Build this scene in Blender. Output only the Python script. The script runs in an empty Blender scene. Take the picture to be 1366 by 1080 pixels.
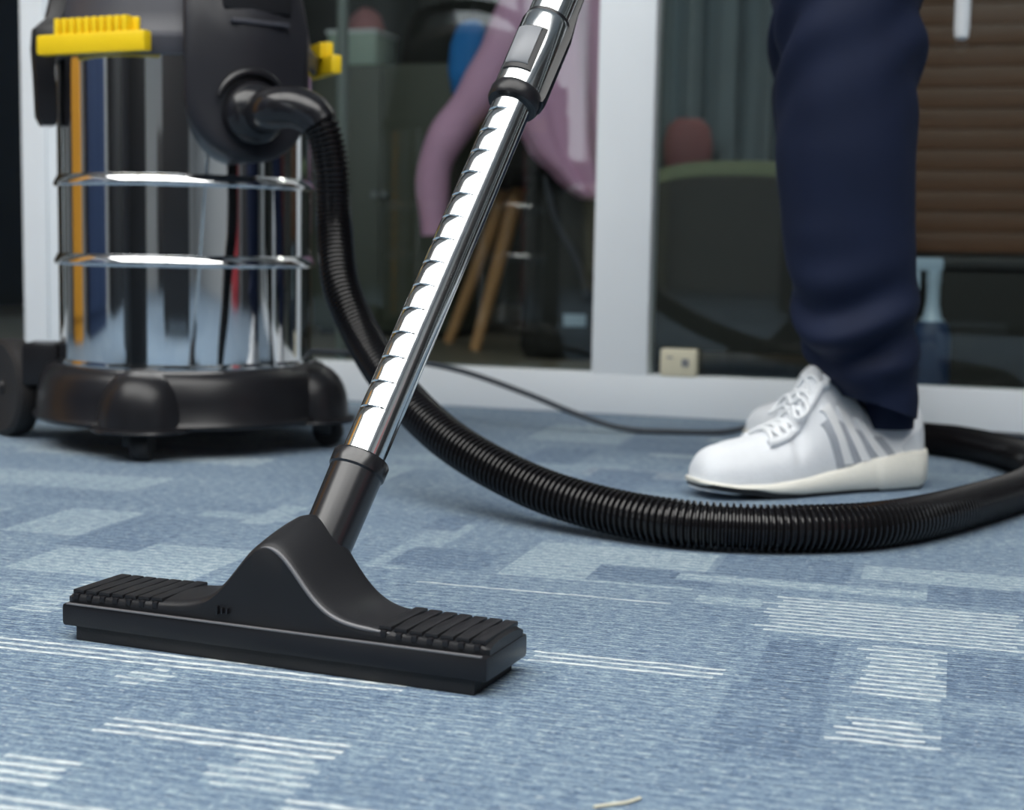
import bpy, bmesh, math, random
import numpy as np
from mathutils import Vector, Matrix, Quaternion

random.seed(7)
sc = bpy.context.scene
COL = sc.collection
RAD = math.radians
PI = math.pi

# ------------------------------------------------------------------ camera
F_PX, IMG_W = 2000.0, 1366.0
CAM_H, PITCH, ROLL = 0.29, math.atan(218 / 2000), 0.018
cam_d = bpy.data.cameras.new('camera')
cam = bpy.data.objects.new('camera', cam_d)
COL.objects.link(cam)
cam_d.sensor_width = 36.0
cam_d.lens = F_PX / IMG_W * 36.0
cam_d.clip_start = 0.02
cp, sp = math.cos(PITCH), math.sin(PITCH)
R0, U0, Fw = Vector((1, 0, 0)), Vector((0, sp, cp)), Vector((0, cp, -sp))
Rv = R0 * math.cos(ROLL) + U0 * math.sin(ROLL)
Uv = U0 * math.cos(ROLL) - R0 * math.sin(ROLL)
cam.matrix_world = Matrix(((Rv.x, Uv.x, -Fw.x, 0), (Rv.y, Uv.y, -Fw.y, 0),
                           (Rv.z, Uv.z, -Fw.z, CAM_H), (0, 0, 0, 1)))
cam_d.dof.use_dof = True
cam_d.dof.focus_distance = 1.12
cam_d.dof.aperture_fstop = 6.6
sc.camera = cam

# ------------------------------------------------------------------ world, exposure
w = bpy.data.worlds.new('world'); sc.world = w
w.use_nodes = True
w.node_tree.nodes['Background'].inputs[0].default_value = (0.62, 0.74, 0.9, 1)
w.node_tree.nodes['Background'].inputs[1].default_value = 0.6
sc.view_settings.view_transform = 'Standard'
sc.view_settings.look = 'None'
sc.view_settings.gamma = 1.0
sc.view_settings.use_curve_mapping = False
sc.view_settings.exposure = 0.0
CEIL_LIGHT, WIN_LIGHT, INNER_FILL = 5.7, 2.8, 26.0

# ------------------------------------------------------------------ materials
def nt(m): return m.node_tree.nodes, m.node_tree.links

def mat(name, col, rough=0.5, metal=0.0, var=0.08, scale=30.0, bump=0.0, bscale=None, spec=0.5, stretch=None, coat=0.0, rvar=0.0):
    m = bpy.data.materials.new(name); m.use_nodes = True
    n, l = nt(m); b = n['Principled BSDF']
    tc = n.new('ShaderNodeTexCoord'); mp = n.new('ShaderNodeMapping')
    l.new(tc.outputs['Object'], mp.inputs['Vector'])
    if stretch: mp.inputs['Scale'].default_value = stretch
    no = n.new('ShaderNodeTexNoise'); no.inputs['Scale'].default_value = scale; no.inputs['Detail'].default_value = 4
    l.new(mp.outputs['Vector'], no.inputs['Vector'])
    mx = n.new('ShaderNodeMix'); mx.data_type = 'RGBA'
    c = Vector(col)
    mx.inputs[6].default_value = tuple(max(0, x * (1 - var)) for x in c) + (1,)
    mx.inputs[7].default_value = tuple(min(1, x * (1 + var)) for x in c) + (1,)
    l.new(no.outputs['Fac'], mx.inputs[0]); l.new(mx.outputs[2], b.inputs['Base Color'])
    b.inputs['Roughness'].default_value = rough; b.inputs['Metallic'].default_value = metal
    b.inputs['Specular IOR Level'].default_value = spec
    b.inputs['Coat Weight'].default_value = coat
    if rvar:
        mr = n.new('ShaderNodeMapRange'); l.new(no.outputs['Fac'], mr.inputs[0])
        mr.inputs[3].default_value = max(0, rough - rvar); mr.inputs[4].default_value = rough + rvar
        l.new(mr.outputs[0], b.inputs['Roughness'])
    if bump:
        n2 = n.new('ShaderNodeTexNoise'); n2.inputs['Scale'].default_value = bscale or scale * 4; n2.inputs['Detail'].default_value = 3
        l.new(mp.outputs['Vector'], n2.inputs['Vector'])
        bp = n.new('ShaderNodeBump'); bp.inputs['Strength'].default_value = bump; bp.inputs['Distance'].default_value = 0.002
        l.new(n2.outputs['Fac'], bp.inputs['Height']); l.new(bp.outputs[0], b.inputs['Normal'])
    return m

def emit(name, col, s):
    m = bpy.data.materials.new(name); m.use_nodes = True
    n, l = nt(m); b = n['Principled BSDF']
    b.inputs['Base Color'].default_value = (0.8, 0.8, 0.8, 1)
    b.inputs['Emission Color'].default_value = (*col, 1); b.inputs['Emission Strength'].default_value = s
    return m

M = {}
M['alu'] = mat('white_aluminium', (0.88, 0.93, 0.975), 0.38, 0, 0.03, 8)
M['steel'] = mat('polished_steel', (0.80, 0.81, 0.82), 0.055, 1, 0.03, 6, rvar=0.015)
M['chrome'] = mat('chrome_tube', (0.86, 0.88, 0.88), 0.13, 1, 0.03, 20, rvar=0.03)
M['black'] = mat('black_plastic', (0.012, 0.012, 0.0145), 0.30, 0, 0.15, 25, bump=0.05, bscale=700, spec=0.36)
M['black_gloss'] = mat('black_glossy_plastic', (0.012, 0.012, 0.0145), 0.2, 0, 0.1, 20)
M['black_matt'] = mat('black_matt_plastic', (0.013, 0.0135, 0.016), 0.42, 0, 0.15, 25, bump=0.12, bscale=1400, spec=0.34)
M['grey_plastic'] = mat('dark_grey_plastic', (0.05, 0.052, 0.066), 0.42, 0, 0.1, 20, bump=0.05, bscale=600)
M['rubber'] = mat('black_rubber', (0.014, 0.013, 0.014), 0.6, 0, 0.2, 40, bump=0.1, bscale=500)
M['hose'] = mat('hose_black_plastic', (0.008, 0.0076, 0.0088), 0.22, 0, 0.12, 60, spec=0.40)
M['yellow'] = mat('yellow_plastic', (0.90, 0.62, 0.012), 0.35, 0, 0.04, 20)
M['button'] = mat('grey_button', (0.22, 0.23, 0.25), 0.4, 0, 0.05, 50)
M['navy'] = mat('navy_cloth', (0.0068, 0.0125, 0.037), 0.75, 0, 0.25, 14, bump=0.25, bscale=900, spec=0.25)
M['knit'] = mat('white_knit', (0.80, 0.83, 0.87), 0.75, 0, 0.05, 60, bump=0.35, bscale=420, spec=0.3)
M['midsole'] = mat('cream_foam', (0.80, 0.79, 0.72), 0.6, 0, 0.04, 120, bump=0.2, bscale=260)
M['shoe_grey'] = mat('shoe_grey', (0.40, 0.43, 0.48), 0.6, 0, 0.06, 60, bump=0.15, bscale=300)
M['stripe'] = mat('shoe_white_stripe', (0.84, 0.86, 0.88), 0.4, 0, 0.02, 40)
M['lace'] = mat('white_lace', (0.82, 0.85, 0.88), 0.8, 0, 0.06, 200, bump=0.2, bscale=900)
M['wall'] = mat('wall_paint', (0.36, 0.38, 0.39), 0.8, 0, 0.03, 4, bump=0.05, bscale=200)
M['ceil'] = mat('ceiling_paint', (0.80, 0.80, 0.79), 0.9, 0, 0.02, 4)
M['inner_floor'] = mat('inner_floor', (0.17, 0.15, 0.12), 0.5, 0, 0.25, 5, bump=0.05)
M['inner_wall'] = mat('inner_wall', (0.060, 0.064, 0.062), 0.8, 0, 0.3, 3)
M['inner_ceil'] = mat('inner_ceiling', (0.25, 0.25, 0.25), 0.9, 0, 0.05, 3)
M['olive'] = mat('olive_cabinet', (0.055, 0.062, 0.045), 0.5, 0, 0.12, 3)
M['pink'] = mat('lilac_cloth', (0.60, 0.33, 0.50), 0.85, 0, 0.10, 12, bump=0.3, bscale=300)
M['wood'] = mat('light_wood', (0.52, 0.28, 0.13), 0.45, 0, 0.15, 30, stretch=(1, 1, 0.1))
M['brown_wood'] = mat('brown_wood', (0.115, 0.048, 0.021), 0.5, 0, 0.35, 8, stretch=(0.4, 4, 6))
M['dark_wood'] = mat('dark_wood', (0.02, 0.018, 0.017), 0.5, 0, 0.2, 10)
M['blue'] = mat('blue_cloth', (0.012, 0.17, 0.50), 0.7, 0, 0.12, 15)
M['pale_green'] = mat('pale_green_plastic', (0.33, 0.42, 0.36), 0.45, 0, 0.06, 10)
M['red'] = mat('red_paint', (0.42, 0.04, 0.05), 0.45, 0, 0.1, 10)
M['pinkred'] = mat('faded_red_cloth', (0.36, 0.14, 0.15), 0.7, 0, 0.1, 10)
M['curtain'] = mat('grey_teal_curtain', (0.27, 0.33, 0.37), 0.85, 0, 0.12, 8)
M['chair_dark'] = mat('dark_upholstery', (0.014, 0.014, 0.013), 0.8, 0, 0.2, 20, bump=0.2)
M['piping'] = mat('olive_upholstery', (0.13, 0.15, 0.09), 0.8, 0, 0.1, 20)
M['cream'] = mat('cream_plastic', (0.72, 0.68, 0.52), 0.4, 0, 0.03, 20)
M['white_plastic'] = mat('white_plastic', (0.80, 0.84, 0.88), 0.35, 0, 0.03, 20)
M['orange'] = mat('orange_laminate', (0.80, 0.36, 0.03), 0.45, 0, 0.06, 5)
M['cream_paint'] = mat('cream_paint', (0.80, 0.74, 0.52), 0.5, 0, 0.03, 5)
M['navy_paint'] = mat('navy_laminate', (0.02, 0.04, 0.10), 0.5, 0, 0.05, 5)
M['dark_lam'] = mat('dark_laminate', (0.02, 0.02, 0.022), 0.5, 0, 0.1, 5)
M['bluewhite'] = mat('pale_blue_plastic', (0.40, 0.50, 0.62), 0.3, 0, 0.05, 10)
M['cord'] = mat('grey_cord', (0.045, 0.055, 0.07), 0.45, 0, 0.1, 100)
M['panel_light'] = emit('ceiling_panel_light', (1.0, 0.985, 0.95), CEIL_LIGHT)
M['window_light'] = emit('added_window_pane', (0.88, 0.95, 1.0), WIN_LIGHT)
M['inner_fill'] = emit('inner_fill_light', (1.0, 0.93, 0.82), INNER_FILL)

def glass_mat():
    m = bpy.data.materials.new('clear_glass'); m.use_nodes = True
    n, l = nt(m); n.remove(n['Principled BSDF'])
    out = n['Material Output']
    tr = n.new('ShaderNodeBsdfTransparent'); tr.inputs[0].default_value = (0.90, 0.94, 0.93, 1)
    gl = n.new('ShaderNodeBsdfGlossy'); gl.inputs['Roughness'].default_value = 0.0
    no = n.new('ShaderNodeTexNoise'); no.inputs['Scale'].default_value = 3
    mr = n.new('ShaderNodeMapRange'); mr.inputs[3].default_value = 0.0; mr.inputs[4].default_value = 0.02
    l.new(no.outputs['Fac'], mr.inputs[0]); l.new(mr.outputs[0], gl.inputs['Roughness'])
    ge = n.new('ShaderNodeNewGeometry'); dt = n.new('ShaderNodeVectorMath'); dt.operation = 'DOT_PRODUCT'
    l.new(ge.outputs['Normal'], dt.inputs[0]); l.new(ge.outputs['Incoming'], dt.inputs[1])
    def mth(op, a, b=None):
        q = n.new('ShaderNodeMath'); q.operation = op
        for i, v in enumerate((a, b)):
            if v is None: continue
            if isinstance(v, (int, float)): q.inputs[i].default_value = v
            else: l.new(v, q.inputs[i])
        return q.outputs[0]
    # Schlick reflectance of a pane face
    fres = mth('ADD', mth('MULTIPLY', mth('POWER', mth('SUBTRACT', 1.0, mth('ABSOLUTE', dt.outputs['Value'])), 5.0), 0.96), 0.04)
    mx = n.new('ShaderNodeMixShader')
    l.new(fres, mx.inputs[0]); l.new(tr.outputs[0], mx.inputs[1]); l.new(gl.outputs[0], mx.inputs[2])
    l.new(mx.outputs[0], out.inputs['Surface'])
    return m
M['glass'] = glass_mat()

def carpet_mat():
    """woven blue carpet: tone (r) and white-yarn density (g) come from the woven pattern on the mesh; yarn rows and flecks are procedural"""
    m = bpy.data.materials.new('blue_carpet'); m.use_nodes = True
    n, l = nt(m); b = n['Principled BSDF']
    b.inputs['Roughness'].default_value = 0.95; b.inputs['Specular IOR Level'].default_value = 0.15
    b.inputs['Sheen Weight'].default_value = 0.15
    at = n.new('ShaderNodeAttribute'); at.attribute_name = 'weave'
    sep = n.new('ShaderNodeSeparateColor'); l.new(at.outputs['Color'], sep.inputs[0])
    tc = n.new('ShaderNodeTexCoord'); sx = n.new('ShaderNodeSeparateXYZ'); l.new(tc.outputs['Object'], sx.inputs[0])
    def math_(op, a, bb=None, clamp=False):
        q = n.new('ShaderNodeMath'); q.operation = op; q.use_clamp = clamp
        for i, v in enumerate((a, bb)):
            if v is None: continue
            if isinstance(v, (int, float)): q.inputs[i].default_value = v
            else: l.new(v, q.inputs[i])
        return q.outputs[0]
    def noise(scale, sc3, detail=2):
        mp = n.new('ShaderNodeMapping'); mp.inputs['Scale'].default_value = sc3; l.new(tc.outputs['Object'], mp.inputs[0])
        q = n.new('ShaderNodeTexNoise'); q.inputs['Scale'].default_value = scale; q.inputs['Detail'].default_value = detail
        l.new(mp.outputs[0], q.inputs['Vector']); return q.outputs['Fac']
    def ramp(v, a, c, lo=0.0, hi=1.0):
        q = n.new('ShaderNodeMapRange'); q.clamp = True
        l.new(v, q.inputs[0]); q.inputs[1].default_value = a; q.inputs[2].default_value = c
        q.inputs[3].default_value = lo; q.inputs[4].default_value = hi; return q.outputs[0]
    wob = math_('MULTIPLY', math_('SUBTRACT', noise(35, (1, 1, 1)), 0.5), 0.005)
    v = math_('ADD', sx.outputs['Y'], wob)
    # coarse white yarn rows
    rows = math_('FRACT', math_('DIVIDE', v, ROW))
    tri = math_('ABSOLUTE', math_('SUBTRACT', rows, 0.5))
    line = ramp(tri, 0.30, 0.10)
    brk = ramp(noise(260, (0.28, 0.9, 1), 2), 0.40, 0.56)
    line = math_('MULTIPLY', line, ramp(brk, 0, 1, 0.30, 1.0))
    # fine rows
    fine = math_('ABSOLUTE', math_('SUBTRACT', math_('FRACT', math_('DIVIDE', v, ROW / 2.0)), 0.5))
    grain = noise(300, (0.30, 0.85, 1), 3)
    grain2 = noise(600, (0.6, 0.9, 1), 1)
    large = noise(5, (1, 2, 1), 2)
    fleck = ramp(noise(330, (0.45, 0.9, 1), 1), 0.69, 0.76)
    # colour
    tone = math_('ADD', sep.outputs[0], math_('MULTIPLY', math_('SUBTRACT', large, 0.5), 0.25))
    tone = math_('ADD', tone, math_('MULTIPLY', math_('SUBTRACT', grain, 0.5), 1.25))
    tone = math_('ADD', tone, math_('MULTIPLY', math_('SUBTRACT', grain2, 0.5), 0.9))
    tone = math_('ADD', tone, math_('ADD', math_('MULTIPLY', math_('SUBTRACT', fine, 0.25), 0.45), math_('MULTIPLY', math_('SUBTRACT', tri, 0.25), -0.35)))
    cr = n.new('ShaderNodeValToRGB'); l.new(tone, cr.inputs[0])
    e = cr.color_ramp.elements
    e[0].position = 0.0; e[0].color = (0.033, 0.060, 0.112, 1)
    e[1].position = 1.0; e[1].color = (0.45, 0.53, 0.57, 1)
    for p_, c_ in ((0.28, (0.090, 0.144, 0.230, 1)), (0.5, (0.151, 0.223, 0.312, 1)), (0.75, (0.27, 0.362, 0.425, 1))):
        q = e.new(p_); q.color = c_
    wf = math_('ADD', math_('MULTIPLY', sep.outputs[1], line), math_('MULTIPLY', fleck, 0.55), True)
    mx = n.new('ShaderNodeMix'); mx.data_type = 'RGBA'
    l.new(wf, mx.inputs[0]); l.new(cr.outputs[0], mx.inputs[6]); mx.inputs[7].default_value = (0.70, 0.76, 0.76, 1)
    l.new(mx.outputs[2], b.inputs['Base Color'])
    hgt = math_('ADD', math_('MULTIPLY', fine, 0.8), math_('ADD', grain, grain2))
    bp = n.new('ShaderNodeBump'); bp.inputs['Strength'].default_value = 0.55; bp.inputs['Distance'].default_value = 0.0025
    l.new(hgt, bp.inputs['Height']); l.new(bp.outputs[0], b.inputs['Normal'])
    return m
ROW = 0.0110
M['carpet'] = carpet_mat()

# ------------------------------------------------------------------ mesh helpers
class MB:
    def __init__(s): s.v = []; s.f = []
    def add(s, vs, fs):
        o = len(s.v); s.v += [tuple(x) for x in vs]; s.f += [tuple(i + o for i in q) for q in fs]; return s
    def rings(s, rings, cap0=True, cap1=True, closed=True):
        n = len(rings[0]); vs = [p for r in rings for p in r]; fs = []
        for i in range(len(rings) - 1):
            for j in range(n if closed else n - 1):
                k = (j + 1) % n
                fs.append((i * n + j, i * n + k, (i + 1) * n + k, (i + 1) * n + j))
        if cap0: fs.append(tuple(range(n))[::-1])
        if cap1: fs.append(tuple((len(rings) - 1) * n + j for j in range(n)))
        return s.add(vs, fs)
    def box(s, c, size, bevel=0.0, mtx=None):
        bm = bmesh.new(); bmesh.ops.create_cube(bm, size=1)
        for v in bm.verts: v.co = Vector((v.co.x * size[0], v.co.y * size[1], v.co.z * size[2]))
        if bevel: bmesh.ops.bevel(bm, geom=list(bm.edges), offset=bevel, segments=2, affect='EDGES', profile=0.6)
        bm.verts.index_update()
        vs = [v.co + Vector(c) for v in bm.verts]
        if mtx: vs = [mtx @ v for v in vs]
        fs = [tuple(v.index for v in f.verts) for f in bm.faces]; bm.free()
        return s.add(vs, fs)
    def lathe(s, prof, n=48, mtx=None, cap0=True, cap1=True):
        rs = []
        for r, z in prof:
            ring = [Vector((r * math.cos(2 * PI * j / n), r * math.sin(2 * PI * j / n), z)) for j in range(n)]
            rs.append([mtx @ p for p in ring] if mtx else ring)
        return s.rings(rs, cap0, cap1)
    def tube(s, pts, rad, n=16, cap=True, up=None):
        pts = [Vector(p) for p in pts]; rs = []
        fr = frames(pts, up)
        for i, p in enumerate(pts):
            r = rad[i] if hasattr(rad, '__len__') else rad
            e1, e2 = fr[i]
            rs.append([p + e1 * (r * math.cos(2 * PI * j / n)) + e2 * (r * math.sin(2 * PI * j / n)) for j in range(n)])
        return s.rings(rs, cap, cap)

def frames(pts, up=None):
    out = []; e1 = None
    for i in range(len(pts)):
        t = (pts[min(i + 1, len(pts) - 1)] - pts[max(i - 1, 0)]).normalized()
        if e1 is None:
            a = Vector(up) if up else (Vector((0, 0, 1)) if abs(t.z) < 0.9 else Vector((1, 0, 0)))
            e1 = (a - t * a.dot(t)).normalized()
        else: e1 = (e1 - t * e1.dot(t)).normalized()
        out.append((e1, t.cross(e1)))
    return out

def spline(ctrl, step):
    """Catmull-Rom through ctrl, resampled evenly"""
    P = [Vector(p) for p in ctrl]; P = [P[0] * 2 - P[1]] + P + [P[-1] * 2 - P[-2]]
    d = []
    for i in range(1, len(P) - 2):
        for k in range(60):
            t = k / 60; a, b, c, e = P[i - 1:i + 3]
            d.append(0.5 * ((2 * b) + (c - a) * t + (2 * a - 5 * b + 4 * c - e) * t * t + (3 * b - a - 3 * c + e) * t ** 3))
    d.append(P[-2])
    L = [0]
    for i in range(1, len(d)): L.append(L[-1] + (d[i] - d[i - 1]).length)
    N = max(2, int(L[-1] / step)); out = []; j = 0
    for k in range(N + 1):
        s = L[-1] * k / N
        while j < len(L) - 2 and L[j + 1] < s: j += 1
        u = (s - L[j]) / max(1e-9, L[j + 1] - L[j]); out.append(d[j].lerp(d[j + 1], min(1, u)))
    return out

def obj(name, mb, m, parent=None, smooth=40, label=None):
    me = bpy.data.meshes.new(name)
    me.from_pydata(mb.v, [], mb.f); me.update()
    bm = bmesh.new(); bm.from_mesh(me); bmesh.ops.recalc_face_normals(bm, faces=bm.faces); bm.to_mesh(me); bm.free()
    me.materials.append(M[m] if isinstance(m, str) else m)
    if smooth:
        me.polygons.foreach_set('use_smooth', [True] * len(me.polygons))
        me.set_sharp_from_angle(angle=RAD(smooth))
    o = bpy.data.objects.new(name, me); COL.objects.link(o)
    if parent: o.parent = parent
    if label: o['label'] = label
    return o

def tag(o, label, cat, group=None):
    o['label'] = label; o['category'] = cat
    if group: o['group'] = group
    return o

def thing(name, label, cat, loc=(0, 0, 0), rz=0.0, group=None):
    o = bpy.data.objects.new(name, None); COL.objects.link(o)
    o.empty_display_size = 0.05; o.location = loc; o.rotation_euler = (0, 0, rz)
    return tag(o, label, cat, group)

def share(o, name, parent, loc=(0, 0, 0), rot=(0, 0, 0)):
    c = o.copy(); c.name = name; COL.objects.link(c); c.parent = parent; c.location = loc; c.rotation_euler = rot
    return c

def structure(o): o['kind'] = 'structure'; return o

# ------------------------------------------------------------------ the room (axes turned with the door wall)
ROOM = RAD(-16.5)
CU, SU = math.cos(ROOM), math.sin(ROOM)
def W(u, v, z=0.0): return Vector((u * CU - v * SU, u * SU + v * CU, z))      # room -> world
def UV(x, y): return (x * CU + y * SU, -x * SU + y * CU)                        # world -> room
VD = 2.487                                                                      # front face of the door frame
def room_obj(name, mb, m, parent=None, smooth=40, label=None):
    o = obj(name, mb, m, parent, smooth, label)
    if not parent: o.rotation_euler = (0, 0, ROOM)
    return o

U_L, U_R, V_B, V_F, CEIL = -3.6, 3.4, -4.4, 6.6, 2.75

# carpet: cells of the woven pattern; floor point seen at a pixel, used to lay the pattern out
def px_floor(px, py):
    d = Fw * F_PX + Rv * (px - 683) + Uv * (540 - py)
    t = -CAM_H / d.z
    return UV(d.x * t, d.y * t)

rects = []   # (u0,u1,v0,v1,tone,white)
def R_(nl, fr, tone, white=0.0, rows=None):
    (u0, v0), (u1, v1) = px_floor(*nl), px_floor(*fr)
    if white:                                     # every white row is woven a little longer or shorter than the next
        k0 = round(v0 / ROW); n_ = rows or max(1, round((v1 - v0) / ROW)); jit = 0.004 if rows and rows <= 4 else 0.009
        for k in range(n_):
            rects.append((u0 + JR.uniform(-jit, jit), u1 + JR.uniform(-jit, jit), (k0 + k) * ROW, (k0 + k + 1) * ROW, tone, white))
        return
    rects.append((u0, u1, min(v0, v1), max(v0, v1), tone, white))
JR = random.Random(3)
LT, DK = 0.68, 0.38
R_((200, 1000), (420, 950), 0.45); R_((230, 925), (560, 900), 0.45)
R_((0, 706), (195, 684), LT); R_((160, 652), (235, 638), LT); R_((318, 697), (416, 676), LT)
R_((0, 757), (300, 732), 0.70); R_((150, 778), (345, 735), 0.72); R_((70, 726), (300, 692), DK)
R_((0, 800), (60, 765), DK); R_((15, 812), (170, 775), 0.66, 0.25)
R_((480, 755), (640, 700), 0.66); R_((560, 712), (640, 690), 0.62); R_((512, 752), (675, 738), DK)
R_((662, 765), (960, 740), 0.70); R_((780, 772), (960, 765), DK); R_((552, 776), (900, 806), 0.5, 0.75, 1)
R_((950, 766), (1140, 750), DK); R_((900, 772), (1238, 790), 0.72); R_((1148, 772), (1366, 770), 0.70)
R_((1236, 803), (1366, 790), DK)
R_((925, 803), (1020, 800), 0.70); R_((1008, 842), (1366, 822), 0.60, 0.62); R_((1135, 928), (1262, 868), 0.58, 0.66)
R_((1115, 990), (1250, 968), 0.52, 0.85); R_((1262, 930), (1366, 880), 0.36); R_((1255, 1000), (1366, 965), 0.38)
R_((985, 940), (1120, 860), 0.38); R_((930, 1000), (1110, 925), 0.40); R_((700, 880), (972, 872), 0.52, 0.9, 3)
R_((-40, 862), (545, 920), 0.50, 0.95, 3); R_((150, 912), (232, 893), 0.62, 0.6); R_((125, 972), (478, 985), 0.48, 0.95, 3)
R_((262, 1040), (450, 1010), 0.62, 0.55); R_((-60, 1040), (125, 1010), 0.55, 0.85, 4); R_((-60, 1085), (180, 1068), 0.55, 0.85, 3)
R_((365, 1085), (545, 1068), 0.5, 0.85, 2)
R_((690, 615), (800, 600), DK); R_((560, 590), (640, 575), DK); R_((760, 650), (880, 630), DK); R_((700, 585), (860, 572), LT)
R_((820, 600), (960, 590), DK); R_((560, 705), (640, 690), DK); R_((470, 640), (560, 622), LT)

def build_floor():
    rnd = random.Random(11)
    base = []
    for _ in range(900):
        u = rnd.uniform(U_L, U_R - .1); v = rnd.uniform(V_B, VD)
        u = round(u / 0.05) * 0.05; v = round(v / (ROW * 3)) * ROW * 3
        t = rnd.choice((0.40, 0.43, 0.46, 0.57, 0.63)); wt = rnd.choice((0, 0, 0, 0, 0.5))
        base.append((u, u + 0.05 * rnd.randint(2, 7), v, v + ROW * 3 * rnd.randint(1, 3), t, wt))
    # keep the near field in view free of the random ones
    near = [b for b in base if not (-0.75 < b[0] < 0.75 and 0.4 < b[2] < 1.42)]
    al = near + rects
    us = sorted({round(x, 4) for r in al for x in (min(max(r[0], U_L), U_R), min(max(r[1], U_L), U_R))} | {U_L, U_R})
    vs = sorted({round(x, 4) for r in al for x in (min(max(r[2], V_B), VD + .03), min(max(r[3], V_B), VD + .03))} | {V_B, VD + .03})
    us = np.array(us); vs = np.array(vs); nu, nv = len(us), len(vs)
    tone = np.full((nv - 1, nu - 1), 0.5); wh = np.zeros((nv - 1, nu - 1))
    cu, cv = (us[1:] + us[:-1]) / 2, (vs[1:] + vs[:-1]) / 2
    for u0, u1, v0, v1, t, wt in al:
        a = np.ix_((cv > v0) & (cv < v1), (cu > u0) & (cu < u1)); tone[a] = t; wh[a] = wt
    verts = [(u, v, 0) for v in vs for u in us]
    faces = [(j * nu + i, j * nu + i + 1, (j + 1) * nu + i + 1, (j + 1) * nu + i) for j in range(nv - 1) for i in range(nu - 1)]
    me = bpy.data.meshes.new('floor'); me.from_pydata(verts, [], faces); me.update()
    a = me.attributes.new('weave', 'FLOAT_COLOR', 'FACE')
    arr = np.zeros((len(faces), 4), dtype=np.float32); arr[:, 0] = tone.ravel(); arr[:, 1] = wh.ravel(); arr[:, 3] = 1
    a.data.foreach_set('color', arr.ravel())
    me.materials.append(M['carpet'])
    o = bpy.data.objects.new('floor', me); COL.objects.link(o); o.rotation_euler = (0, 0, ROOM)
    o['label'] = 'blue grey carpet with woven patches and white stripes'
    return structure(o)
build_floor()

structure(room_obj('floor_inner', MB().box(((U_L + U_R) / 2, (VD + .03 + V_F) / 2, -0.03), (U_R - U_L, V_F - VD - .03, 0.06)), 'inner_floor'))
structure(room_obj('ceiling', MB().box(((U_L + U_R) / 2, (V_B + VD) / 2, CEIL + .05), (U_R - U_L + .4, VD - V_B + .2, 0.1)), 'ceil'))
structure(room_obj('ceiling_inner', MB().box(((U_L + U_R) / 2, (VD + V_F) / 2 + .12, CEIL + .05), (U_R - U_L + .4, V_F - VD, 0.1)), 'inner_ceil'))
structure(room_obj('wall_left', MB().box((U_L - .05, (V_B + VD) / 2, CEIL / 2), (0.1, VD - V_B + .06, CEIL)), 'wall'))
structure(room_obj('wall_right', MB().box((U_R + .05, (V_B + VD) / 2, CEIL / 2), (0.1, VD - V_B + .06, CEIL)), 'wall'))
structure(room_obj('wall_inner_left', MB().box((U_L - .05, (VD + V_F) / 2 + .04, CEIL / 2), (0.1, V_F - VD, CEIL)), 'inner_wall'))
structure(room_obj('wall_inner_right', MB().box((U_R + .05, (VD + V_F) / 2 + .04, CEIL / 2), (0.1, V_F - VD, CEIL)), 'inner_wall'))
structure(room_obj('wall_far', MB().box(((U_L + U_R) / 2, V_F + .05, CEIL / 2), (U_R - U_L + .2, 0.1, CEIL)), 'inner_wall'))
# wall behind the photographer with unseen lit windows, added for bright stripes in the drum
WIN = [(-3.3, -2.3), (0.5, 1.25)]
wb = MB()
xs = [U_L - .1] + [x for p in WIN for x in p] + [U_R + .1]
for i in range(0, len(xs), 2):
    wb.box(((xs[i] + xs[i + 1]) / 2, V_B - .08, CEIL / 2), (xs[i + 1] - xs[i], 0.16, CEIL))
for a, b in WIN:
    wb.box(((a + b) / 2, V_B - .08, 0.3), (b - a, 0.16, 0.6)); wb.box(((a + b) / 2, V_B - .08, CEIL - .15), (b - a, 0.16, 0.3))
structure(room_obj('wall_back', wb, 'wall', smooth=0))
for i, (a, b) in enumerate(WIN):
    fr = MB(); z0, z1 = 0.6, CEIL - .3
    for x in (a + .025, (a + b) / 2, b - .025): fr.box((x, V_B - .08, (z0 + z1) / 2), (0.05, 0.07, z1 - z0))
    for z in (z0 + .025, z1 - .025): fr.box(((a + b) / 2, V_B - .08, z), (b - a, 0.07, 0.05))
    o = structure(room_obj(f'window_{i + 1}', fr, 'alu', smooth=0))
    for s in (0, 1):
        m_ = (a + b) / 2; x0, x1 = (a, m_) if s == 0 else (m_, b)
        obj('pane', MB().box(((x0 + x1) / 2, V_B - .11, (z0 + z1) / 2), (x1 - x0 - .05, 0.008, z1 - z0 - .05)), 'window_light', o, 0)

# unseen ceiling light panels, sized and placed for the wand's white band
def ceiling_light(u, v, lu, lv, label):
    t = thing('ceiling_light', label, 'ceiling light', W(u, v, CEIL - .02), ROOM, 'ceiling light panels')
    f = MB()
    for s in (-1, 1):
        f.box((s * (lu / 2 + .015), 0, 0), (0.03, lv + .06, 0.04)); f.box((0, s * (lv / 2 + .015), 0), (lu, 0.03, 0.04))
    obj('frame', f, 'alu', t, 0)
    obj('diffuser', MB().box((0, 0, 0.004), (lu, lv, 0.012)), 'panel_light', t, 0)
for u in (-2.55, -1.25, 0.05, 1.35):
    for v in (-0.75, 0.45):
        ceiling_light(u, v, 1.24, 1.14, 'large unseen ceiling light panel sized for the highlight on the wand')

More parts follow.
